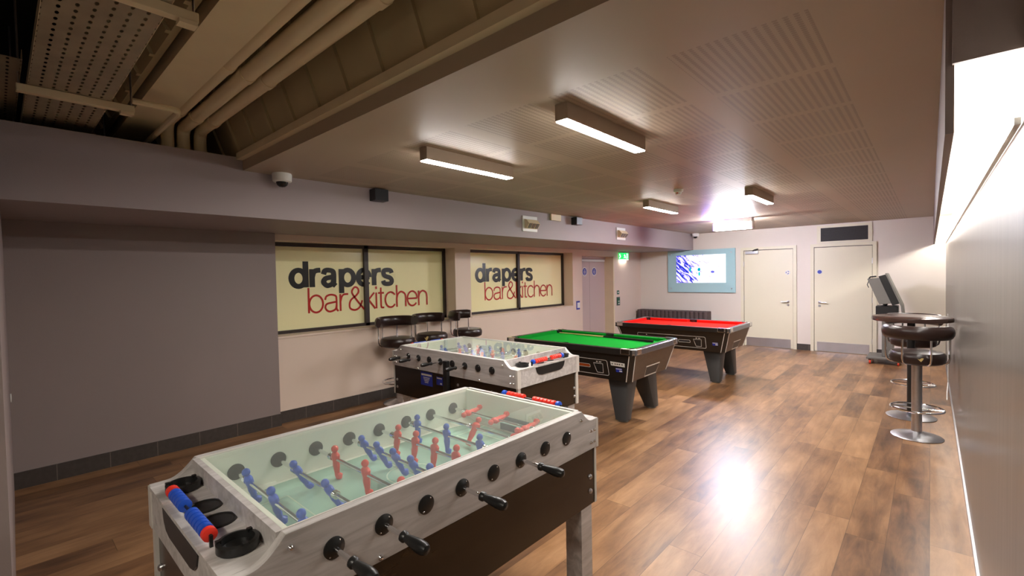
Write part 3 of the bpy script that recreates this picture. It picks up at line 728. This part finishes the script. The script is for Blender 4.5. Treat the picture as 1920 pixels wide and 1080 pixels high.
    for sx in (-1, 1):
        for sy in (-1, 1):
            top = [(.44, .10), (.71, .10), (.71, .36), (.44, .36)]; bot = [(.565, .27), (.705, .27), (.705, .405), (.565, .405)]
            lg = MB(); n = 16; vs = []
            def rr(q, z, k=.35):
                out = []; (xa, ya), (xb, yb) = q[0], q[2]; mx, my, hx, hy = (xa+xb)/2, (ya+yb)/2, (xb-xa)/2, (yb-ya)/2
                for i in range(n):
                    a = 2*PI*i/n; c_, s_ = math.cos(a), math.sin(a)
                    out.append((sx*(mx+hx*math.copysign(abs(c_)**k, c_)), sy*(my+hy*math.copysign(abs(s_)**k, s_)), z))
                return out
            rings = [rr(bot, .02), rr(bot, .04), rr(top, .47)]
            for r_ in rings: vs += r_
            fs = []
            for k in range(len(rings)-1):
                for i in range(n): j = (i+1) % n; fs.append((k*n+i, k*n+j, (k+1)*n+j, (k+1)*n+i))
            fs.append(tuple(range(n))[::-1]); fs.append(tuple((len(rings)-1)*n+i for i in range(n)))
            if sx*sy < 0: fs = [f[::-1] for f in fs]
            lg.add(vs, fs); lo = lg.build('leg', 'legblk', t, smooth=True)
            MB().cyl((sx*.635, sy*.337, 0), (sx*.635, sy*.337, .022), .055, 20).build('levelling_foot', 'grey', lo)
    return t
p1 = pool('green', 'greenc'); p1.location = (-3.112, 4.85, 0)
tag(p1, 'black pool table with green cloth, nearer of the two', 'pool table', 'pool tables')
p2 = pool('red', 'redc'); p2.location = (-2.94, 7.27, 0); p2.scale = (1, 1, .99)
tag(p2, 'black pool table with bright red cloth near the grey sofa', 'pool table', 'pool tables')
def fpp(u, v, o): return (u, -(.455+.08*(v-.46)/.295)-o, v)
MB().add([fpp(u, v, .004) for u, v in [(.59, .628), (.752, .622), (.755, .665), (.587, .672)]], [(0, 1, 2, 3)]).build('white_sticker', 'swhite', p1)
MB().add([fpp(a+.0, v, .0055) for a0 in (.60, .635, .66, .685, .715) for a, v in ((a0, .640), (a0+.018, .640), (a0+.018, .655), (a0, .655))], [(4*i, 4*i+1, 4*i+2, 4*i+3) for i in range(5)]).build('sticker_marks', 'grey', p1)
MB().add([fpp(u, v, .004) for u, v in [(.16, .580), (.318, .580), (.318, .607), (.16, .607)]], [(0, 1, 2, 3)]).build('badge', 'orange', p1)
MB().add([fpp(u, v, .004) for u, v in [(.16, .580), (.318, .580), (.318, .607), (.16, .607)]], [(0, 1, 2, 3)]).build('badge', 'speaker', p2)
# cue lying on the green table
q = thing('pool_cue', 'pool cue with pale shaft and black butt lying on the green cloth', 'cue', (-3.1, 5.17, .79))
MB().cyl((-.76, .09, .0), (-.02, .03, .004), .0055, 10, .0105).build('shaft', 'wood', q, smooth=True)
MB().cyl((-.02, .03, .004), (.68, -.03, .006), .0105, 10, .0155).build('butt', 'black', q, smooth=True)

# ------------------------------------------------------------------ bar stools
def stool():
    t = thing('bar_stool', '', 'bar stool')
    MB().lathe([(.192, 0), (.195, .006), (.185, .014), (.12, .03), (.06, .045), (.045, .055)], (0, 0, 0), 40).build('base', 'steel', t, smooth=True)
    MB().cyl((0, 0, .04), (0, 0, .72), .040, 28).build('column', 'steel', t, smooth=True)
    fr = MB().tube([(.195*math.cos(a*2*PI/40), .195*math.sin(a*2*PI/40), .272) for a in range(40)], .009, 8, True)
    fr.cyl((-.195, 0, .272), (.195, 0, .272), .008, 8).build('foot_ring', 'chrome', t, smooth=True)
    MB().lathe([(.17, .702), (.20, .718), (.208, .757), (.205, .79), (.19, .812), (.12, .823), (0, .826)], (0, 0, 0), 40).build('seat', 'leather', t, smooth=True)
    # back rest: thick roll round the back (-y side)
    m = MB(); n = 28; seg = 14; vs = []; fs = []; a0, a1 = math.radians(180+8), math.radians(360-8)
    prof = []
    for i in range(n+1):
        a = a0+(a1-a0)*i/n; e = min(i, n-i)/2.; k = .88+.12*min(1, e)
        for j in range(seg):
            b = 2*PI*j/seg; r = .235+.036*k*math.cos(b); z = 1.005+.064*k*math.sin(b)
            vs.append((r*math.cos(a), r*math.sin(a), z))
    for i in range(n):
        for j in range(seg): c = (j+1) % seg; fs.append((i*seg+j, i*seg+c, (i+1)*seg+c, (i+1)*seg+j))
    fs.append(tuple(range(seg))); fs.append(tuple(n*seg+j for j in range(seg))[::-1])
    m.add(vs, fs).build('backrest', 'leather', t, smooth=True)
    for a in (196, 245, 295, 344):
        ar = math.radians(a); c, s = math.cos(ar), math.sin(ar)
        MB().tube([(.235*c, .235*s, .97), (.235*c, .235*s, .77), (.225*c, .225*s, .735), (.20*c, .20*s, .715), (.10*c, .10*s, .708)], .0085, 8).build('back_post', 'chrome', t, smooth=True)
    return t
s0 = stool(); s0.location = (-.095, 5.80, 0)
tag(s0, 'brown leather bar stool nearest on the right, torn seat edge', 'bar stool')
# torn patch on the front of the seat
def patch(parent, ang, z, w, h):
    pts = []
    for u, v in ((-1, .6), (-.4, .2), (-.1, .55), (.4, 1), (1, .9), (.7, .0), (.1, -1), (-.4, -.3)):
        a = ang+u*w/.208; pts.append((.2095*math.cos(a), .2095*math.sin(a), z+v*h))
    MB().add(pts, [tuple(range(8))]).build('torn_patch', 'foam', parent)
right = copy_tree(s0); right.location = (-.15, 7.02, 0); right.rotation_euler = (0, 0, PI)
tag(right, 'brown leather bar stool on the far side of the round high table', 'bar stool')
lefts = []
for (x, y, a, lb) in ((-5.07, 3.42, math.radians(-97), 'dark bar stool below the nearer window, leftmost of its row'), (-5.07, 3.97, math.radians(-88), 'dark bar stool below the nearer window, middle of its row'), (-5.05, 4.61, math.radians(-62), 'dark bar stool between the two windows, rightmost of its row')):
    c = copy_tree(s0); c.location = (x, y, 0); c.rotation_euler = (0, 0, a); c.scale = (1.03, 1.03, 1.03); tag(c, lb, 'bar stool', 'bar stools by the window wall'); lefts.append(c)
patch(s0, math.radians(-82), .762, .022, .018)
patch(lefts[1], math.radians(88-58), .765, .030, .030)
# round high table
t = thing('high_table', 'round dark brown high table by the right wall', 'table', (-.155, 6.55, 0))
MB().lathe([(.325, 1.035), (.336, 1.038), (.338, 1.06), (.335, 1.078), (.328, 1.082), (0, 1.082)], (0, 0, 0), 56).build('tabletop', 'tabletop', t, smooth=True)
MB().cyl((0, 0, .02), (0, 0, 1.04), .034, 24).build('column', 'black', t, smooth=True)
MB().lathe([(.21, 0), (.213, .006), (.20, .013), (.10, .026), (.045, .04)], (0, 0, 0), 40).build('base', 'steel', t, smooth=True)
MB().box(-.2, .2, -.02, .02, 1.015, 1.036).box(-.02, .02, -.2, .2, 1.015, 1.036).build('top_bracket', 'black', t)

# ------------------------------------------------------------------ touch terminal on a dolly
t = thing('touch_terminal', 'grey and black tilted touch terminal on a wheeled dolly in the far corner', 'terminal', (-.56, 10.1, 0))
B(-.25, .22, -.30, .30, .085, .115).build('dolly_deck', 'grey', t, bevel=.006)
for sx, sy in ((-.2, -.26), (.17, -.26), (-.2, .26), (.17, .26)):
    c = MB().box(sx-.02, sx+.02, sy-.02, sy+.02, .06, .085).build('castor', 'black', t)
    MB().cyl((sx-.012, sy, .034), (sx+.012, sy, .034), .034, 18).build('castor_wheel', 'castor', c, smooth=True)
B(-.05, .10, -.16, .16, .115, .80).build('pedestal', 'grey', t, bevel=.01)
B(-.13, .16, -.19, .19, .76, .97).build('power_box', 'black', t, bevel=.008)
MB().prism([(-.24, 1.43), (-.06, 1.44), (.10, 1.02), (-.08, 1.0)], 'y', -.24, .24).build('housing', 'grey', t, bevel=.006)
MB().prism([(-.09, 1.47), (.0, 1.50), (.18, 1.02), (.09, .985)], 'y', -.245, .245).build('screen_body', 'black', t, bevel=.006)
MB().prism([(-.005, 1.52), (.02, 1.515), (.225, .98), (.24, .80), (.215, .80), (.195, .98)], 'y', -.25, .25).build('front_bezel', 'grey', t, bevel=.004)
MB().tube([(-.02, 0, .97), (.0, 0, 1.03), (.02, 0, 1.08)], .03).build('neck', 'black', t)
MB().tube([(-.22, -.2, 1.43), (-.20, -.2, 1.46), (-.12, -.2, 1.47)], .012).tube([(-.22, -.2, 1.40), (-.24, -.22, 1.33), (-.22, -.22, 1.28)], .006).build('cable', 'black', t)
m = MB(); m.tube([(.165, 8.2, 1.0), (.17, 8.2, .6), (.172, 8.25, .1), (.16, 8.1, .01), (.15, 7.6, .006)], .006, 8)
tag(m.build('power_cable', 'swhite', None, smooth=True), 'thin pale cable hanging down the right wall to the floor', 'cable')

# ------------------------------------------------------------------ wall screen, sofa, vent
t = thing('wall_screen', 'pale blue glass panel with a lit screen on the far wall', 'screen', (0, YF, 0))
MB().box(-4.665, -3.152, -.045, -.02, 1.135, 2.108).build('glass_panel', 'tvglass', t, bevel=.003)
def screen_mat():
    m = bpy.data.materials.new('lit_screen_picture'); m.use_nodes = True; nt = m.node_tree; nt.nodes.clear()
    o = nt.nodes.new('ShaderNodeOutputMaterial'); e = nt.nodes.new('ShaderNodeEmission'); nt.links.new(e.outputs[0], o.inputs[0])
    tc, x, y, z = xyz(nt)
    vec = comb(nt, M2(nt, 'MULTIPLY', M2(nt, 'ADD', x, z), 9.), M2(nt, 'MULTIPLY', M2(nt, 'SUBTRACT', z, x), 2.2), 0.)
    n = noise(nt, vec, 1.6, 4, .6, .8)
    u = M2(nt, 'DIVIDE', M2(nt, 'ADD', x, 4.456), 1.105)
    t_ = M2(nt, 'ADD', M2(nt, 'MULTIPLY', M2(nt, 'SUBTRACT', n, .5), 2.9), M2(nt, 'ADD', M2(nt, 'MULTIPLY', u, 1.0), .16))
    c = ramp(nt, t_, [(.08, (.01, .02, .30)), (.22, (.12, .10, .75)), (.42, (.50, .44, .85)), (.62, (.95, .92, 1.))])
    for cx, cz, rx, rz, cc in ((-4.13, 1.66, .02, .06, (0., .25, .35)), (-3.93, 1.66, .035, .04, (0., .22, .3)), (-3.925, 1.56, .02, .05, (0., .3, .35)), (-3.63, 1.60, .045, .03, (.1, .1, .45))):
        dd = M2(nt, 'ADD', M2(nt, 'POWER', M2(nt, 'DIVIDE', M2(nt, 'SUBTRACT', x, cx), rx), 2.), M2(nt, 'POWER', M2(nt, 'DIVIDE', M2(nt, 'SUBTRACT', z, cz), rz), 2.))
        c = mix_rgb(nt, M2(nt, 'LESS_THAN', M2(nt, 'ADD', dd, M2(nt, 'MULTIPLY', n, .8)), 1.3), c, cc)
    nt.links.new(c, e.inputs[0]); e.inputs[1].default_value = 1.25; return m
MB().box(-4.456, -3.350, -.049, -.0455, 1.356, 1.990).build('screen', screen_mat(), t)
for x in (-4.59, -3.235):
    for z in (1.225, 2.02): MB().cyl((x, -.06, z), (x, -.0, z), .015, 16).build('standoff_bolt', 'steel', t, smooth=True)
t = thing('sofa', 'grey brown channelled sofa against the far wall corner', 'sofa', (0, 0, 0))
bk = MB(); x = -5.33
while x < -3.76:
    w = .098; bk.prism([(x+.0, 10.74), (x, 10.47)]+[(x+w*k/6, 10.47-.03*math.sin(PI*k/6)) for k in range(7)][1:-1]+[(x+w, 10.47), (x+w, 10.74)], 'z', .16, .715); x += w
bk.build('backrest', 'sofa', t, smooth=True, bevel=.012)
B(-5.33, -3.76, 9.95, 10.47, .16, .42).build('seat', 'sofa', t, bevel=.03)
for x in (-5.2, -3.9):
    for y in (10.02, 10.66): B(x-.025, x+.025, y-.025, y+.025, 0, .16).build('leg', 'black', t)
t = thing('vent_grille', 'dark slatted vent grille in a cream frame above the right-hand door', 'vent', (0, YF, 0))
B(-1.597, -.860, -.006, .0, 2.145, 2.405).build('backing', 'dim', t)
MB().box(-1.66, -1.597, -.02, 0, 2.11, 2.45).box(-.86, -.80, -.02, 0, 2.11, 2.45).box(-1.597, -.86, -.02, 0, 2.405, 2.45).box(-1.597, -.86, -.02, 0, 2.11, 2.145).build('frame', 'door', t)
sl = MB()
for k in range(13): sl.box(-1.597, -.86, -.014, -.006, 2.150+k*.0197, 2.158+k*.0197)
sl.build('slats', 'grille', t)

# ------------------------------------------------------------------ small fittings
def domecam(x, y, z, label):
    t = thing('dome_camera', label, 'camera', (x, y, z))
    MB().lathe([(.0, 0), (.072, 0), (.075, -.01), (.073, -.062), (.064, -.070), (.0, -.070)][::-1], (0, 0, 0), 32).build('housing', 'white', t, smooth=True)
    MB().lathe([(0, -.112), (.022, -.108), (.038, -.095), (.045, -.078), (.046, -.068)], (0, 0, 0), 28).build('dome', 'lens', t, smooth=True)
domecam(-3.985, 1.61, ZC, 'white dome camera with smoked dome at the near end of the bulkhead')
domecam(-3.98, 10.68, ZC, 'small white dome camera above the wall screen')
for (y0, y1, lb) in ((2.47, 2.62, 'black box speaker on the bulkhead near the first dome camera'), (5.90, 6.05, 'small black box speaker on the bulkhead between the white light plates')):
    t = thing('speaker', lb, 'speaker', (XB, (y0+y1)/2, 2.455))
    B(0, .10, -.075, .075, -.10, .012).build('cabinet', 'speaker', t, bevel=.003); B(.10, .104, -.07, .07, -.095, .008).build('grille', 'speaker', t)
for (yc, lb) in ((4.905, 'white emergency light plate on the bulkhead, nearer one'), (7.415, 'white emergency light plate on the bulkhead, farther one above the side door')):
    t = thing('emergency_light', lb, 'light', (XB, yc, 2.30), 0)
    B(0, .012, -.155, .155, -.105, .105).build('back_plate', 'white', t, bevel=.002)
    MB().prism([(.012, .06), (.05, .05), (.09, .0), (.05, -.065), (.012, -.065)], 'y', -.12, .12).build('hood', 'offw', t)
    for k in (-1, 0, 1):
        B(0, .004, -.028, .028, -.036, .036).build('louvre', 'grey', t, loc=(.074, k*.075, -.032)).rotation_euler = (0, math.radians(35), 0)
t = thing('beige_box', 'small beige box on the bulkhead left of the small black speaker', 'box', (XB, 5.48, 2.43))  # plain beige rectangle built as a thin raised box
B(0, .03, -.12, .12, -.045, .045).build('cover', 'offw', t, bevel=.003)
t = thing('smoke_detector', 'white round smoke detector on the ceiling', 'smoke detector', (-1.99, 4.87, ZC))
MB().lathe([(0, -.055), (.028, -.053), (.033, -.03), (.048, -.024), (.05, 0), (0, 0)], (0, 0, 0), 28).build('housing', 'white', t, smooth=True)
B(-.01, .01, -.034, -.03, -.045, -.035).build('indicator', 'castor', t)
# exit sign
t = thing('exit_sign', 'lit green exit sign with running figure beside the side door', 'sign', (XL, 9.87, 2.0))
B(0, .07, -.17, .17, -.075, .085).build('housing', 'white', t, bevel=.004)
MT['exitg'] = emit_mat('exit_green', (.02, .75, .12), 1.1); MT['exitw'] = emit_mat('exit_white', (.75, 1., .8), 2.2)
B(.07, .073, -.165, .165, -.07, .08).build('sign_face', 'exitg', t)
B(-.0, .07, -.174, -.170, -.07, .08).build('side_face', 'exitg', t)
fg = MB(); f = lambda u, v: (.0745, u, v)
fg.ribbon([(-.03, .05), (-.031, .04)], .022, f); fg.ribbon([(-.03, .03), (-.01, -.01), (.02, -.02), (.03, -.055)], .018, f); fg.ribbon([(-.01, -.01), (-.04, -.03), (-.07, -.035)], .016, f)
fg.ribbon([(-.06, .0), (-.05, .025), (-.02, .025), (.01, .01)], .012, f); fg.ribbon([(.07, -.06), (.07, .06), (.12, .06), (.12, -.06)], .012, f)
fg.build('running_figure', 'exitw', t)
fg2 = MB(); fs_ = lambda u, v: (u, -.1748, v)
fg2.ribbon([(.03, .055), (.03, .03), (.045, .0), (.02, -.05)], .02, fs_).build('side_figure', 'exitw', t)
B(.005, .065, -.16, .16, -.079, -.0755).build('down_lens', emit_mat('exit_down', (1, .95, .85), 12), t)
# call point / notice on the wall strip
t = thing('door_release', 'green notice and dark door release box on the wall by the side door', 'switch', (XL, 9.64, 0))
B(0, .006, -.05, .05, 1.12, 1.21).build('green_notice', 'sgreen', t); B(0, .006, -.07, .08, .86, 1.06).build('notice_board', 'grey', t)
B(.006, .02, -.055, .055, .885, 1.04).build('release_box', 'sgreen', t, bevel=.004)
MB().box(.02, .021, -.035, .035, .90, .92).box(.02, .021, -.035, .035, .95, .97).box(.006, .007, -.03, .03, 1.15, 1.18).build('notice_text_lines', 'swhite', t)
t = thing('switch_plate', 'white switch plate with dark surround on the wall past the farther window', 'switch', (XL, 7.99, .965))
MB().box(0, .006, -.06, .06, -.088, -.05).box(0, .006, -.06, .06, .05, .088).box(0, .006, -.06, -.035, -.05, .05).build('surround', 'sblue', t)
B(0, .012, -.035, .06, -.055, .055).build('plate', 'white', t, bevel=.002)
t = thing('wall_button', 'round white button on the near wall at the left edge', 'button', (-4.8, .042, .808))
MB().lathe([(.03, 0), (.03, .006), (.0, .007)], (0, 0, 0), 20, (0, 1, 0)).build('plate', 'white', t, smooth=True)

# ------------------------------------------------------------------ services in the void
t = thing('cable_tray', 'wide perforated painted cable tray hanging in the void, with lips', 'cable tray', (-3.3, .31, 2.64))
MB().box(-1.35, 3.6, -.165, .165, 0, .002).build('tray_floor', tray_mat(), t)
MB().box(-1.35, 3.6, -.167, -.165, 0, .05).build('tray_lip', 'offw', t)
TM = bpy.data.objects['tray_floor'].data.materials[0]
MB().box(-1.35, 3.6, .165, .167, 0, .05).build('tray_lip', 'offw', t)
t = thing('cable_tray_branch', 'dark perforated branch tray crossing at the far left of the void', 'cable tray', (-4.2, .05, 2.70))
MB().box(-1.0, .9, -.4, .07, 0, .002).build('tray_floor', TM, t); MB().box(-1.0, .9, .07, .072, 0, .05).build('tray_lip', 'offw', t)
def strutrail(x, y0, y1, z, label, drop=.7):
    t = thing('support_rail', label, 'rail', (x, 0, z))
    MB().box(-.021, .021, y0, y1, -.04, 0).build('channel', 'offw', t, bevel=.003)
    for q in (y0+.012, y1-.012): MB().cyl((0, q, 0), (0, q, drop), .005, 8).build('threaded_rod', 'steel', t)
    MB().box(-.025, .025, y1-.065, y1-.005, -.055, -.04).build('nut_plate', 'offw', t)
strutrail(-3.50, .10, .58, 2.638, 'painted support rail crossing under the middle of the cable tray')
strutrail(-2.13, .10, .56, 2.638, 'painted support rail under the near end of the cable tray')
strutrail(-4.50, .10, .58, 2.60, 'painted support rail under the far end of the cable tray')
m = MB().tube([(-3.46, .565, 2.66), (-3.46, .76, 2.66), (-3.48, .79, 2.66), (-3.52, .80, 2.66), (-4.3, .80, 2.66), (-4.75, .80, 2.66)], .018, 10)
tag(m.build('conduit', 'offw', None, smooth=True), 'thin painted conduit turning a corner along the beam', 'conduit')
for k, (y, z, lb) in enumerate(((.895, 2.80, 'painted pipe closest to the beam'), (.995, 2.77, 'painted pipe, middle of the three'), (1.105, 2.77, 'painted pipe closest to the ribbed coffer'))):
    t = thing('pipe', lb, 'pipe', (0, y, z), 0, 'three painted pipes in the void')
    pts = [(.4, 0, 0), (-4.18, 0, 0)]+[(-4.18-.07*math.sin(a*PI/12), 0, -.07*(1-math.cos(a*PI/12))) for a in range(1, 7)]+[(-4.25, 0, -.5)]
    MB().tube(pts, .042, 18).build('run', 'offw', t, smooth=True)
    for x in (-3.9, -2.9, -1.7, -.7): MB().cyl((x-.03, 0, 0), (x+.03, 0, 0), .047, 18).build('collar', 'offw', t, smooth=True)
    for x in (-3., -1.3): B(x, x+.04, -.015, .015, .03, .6).build('hanger', 'offw', t)
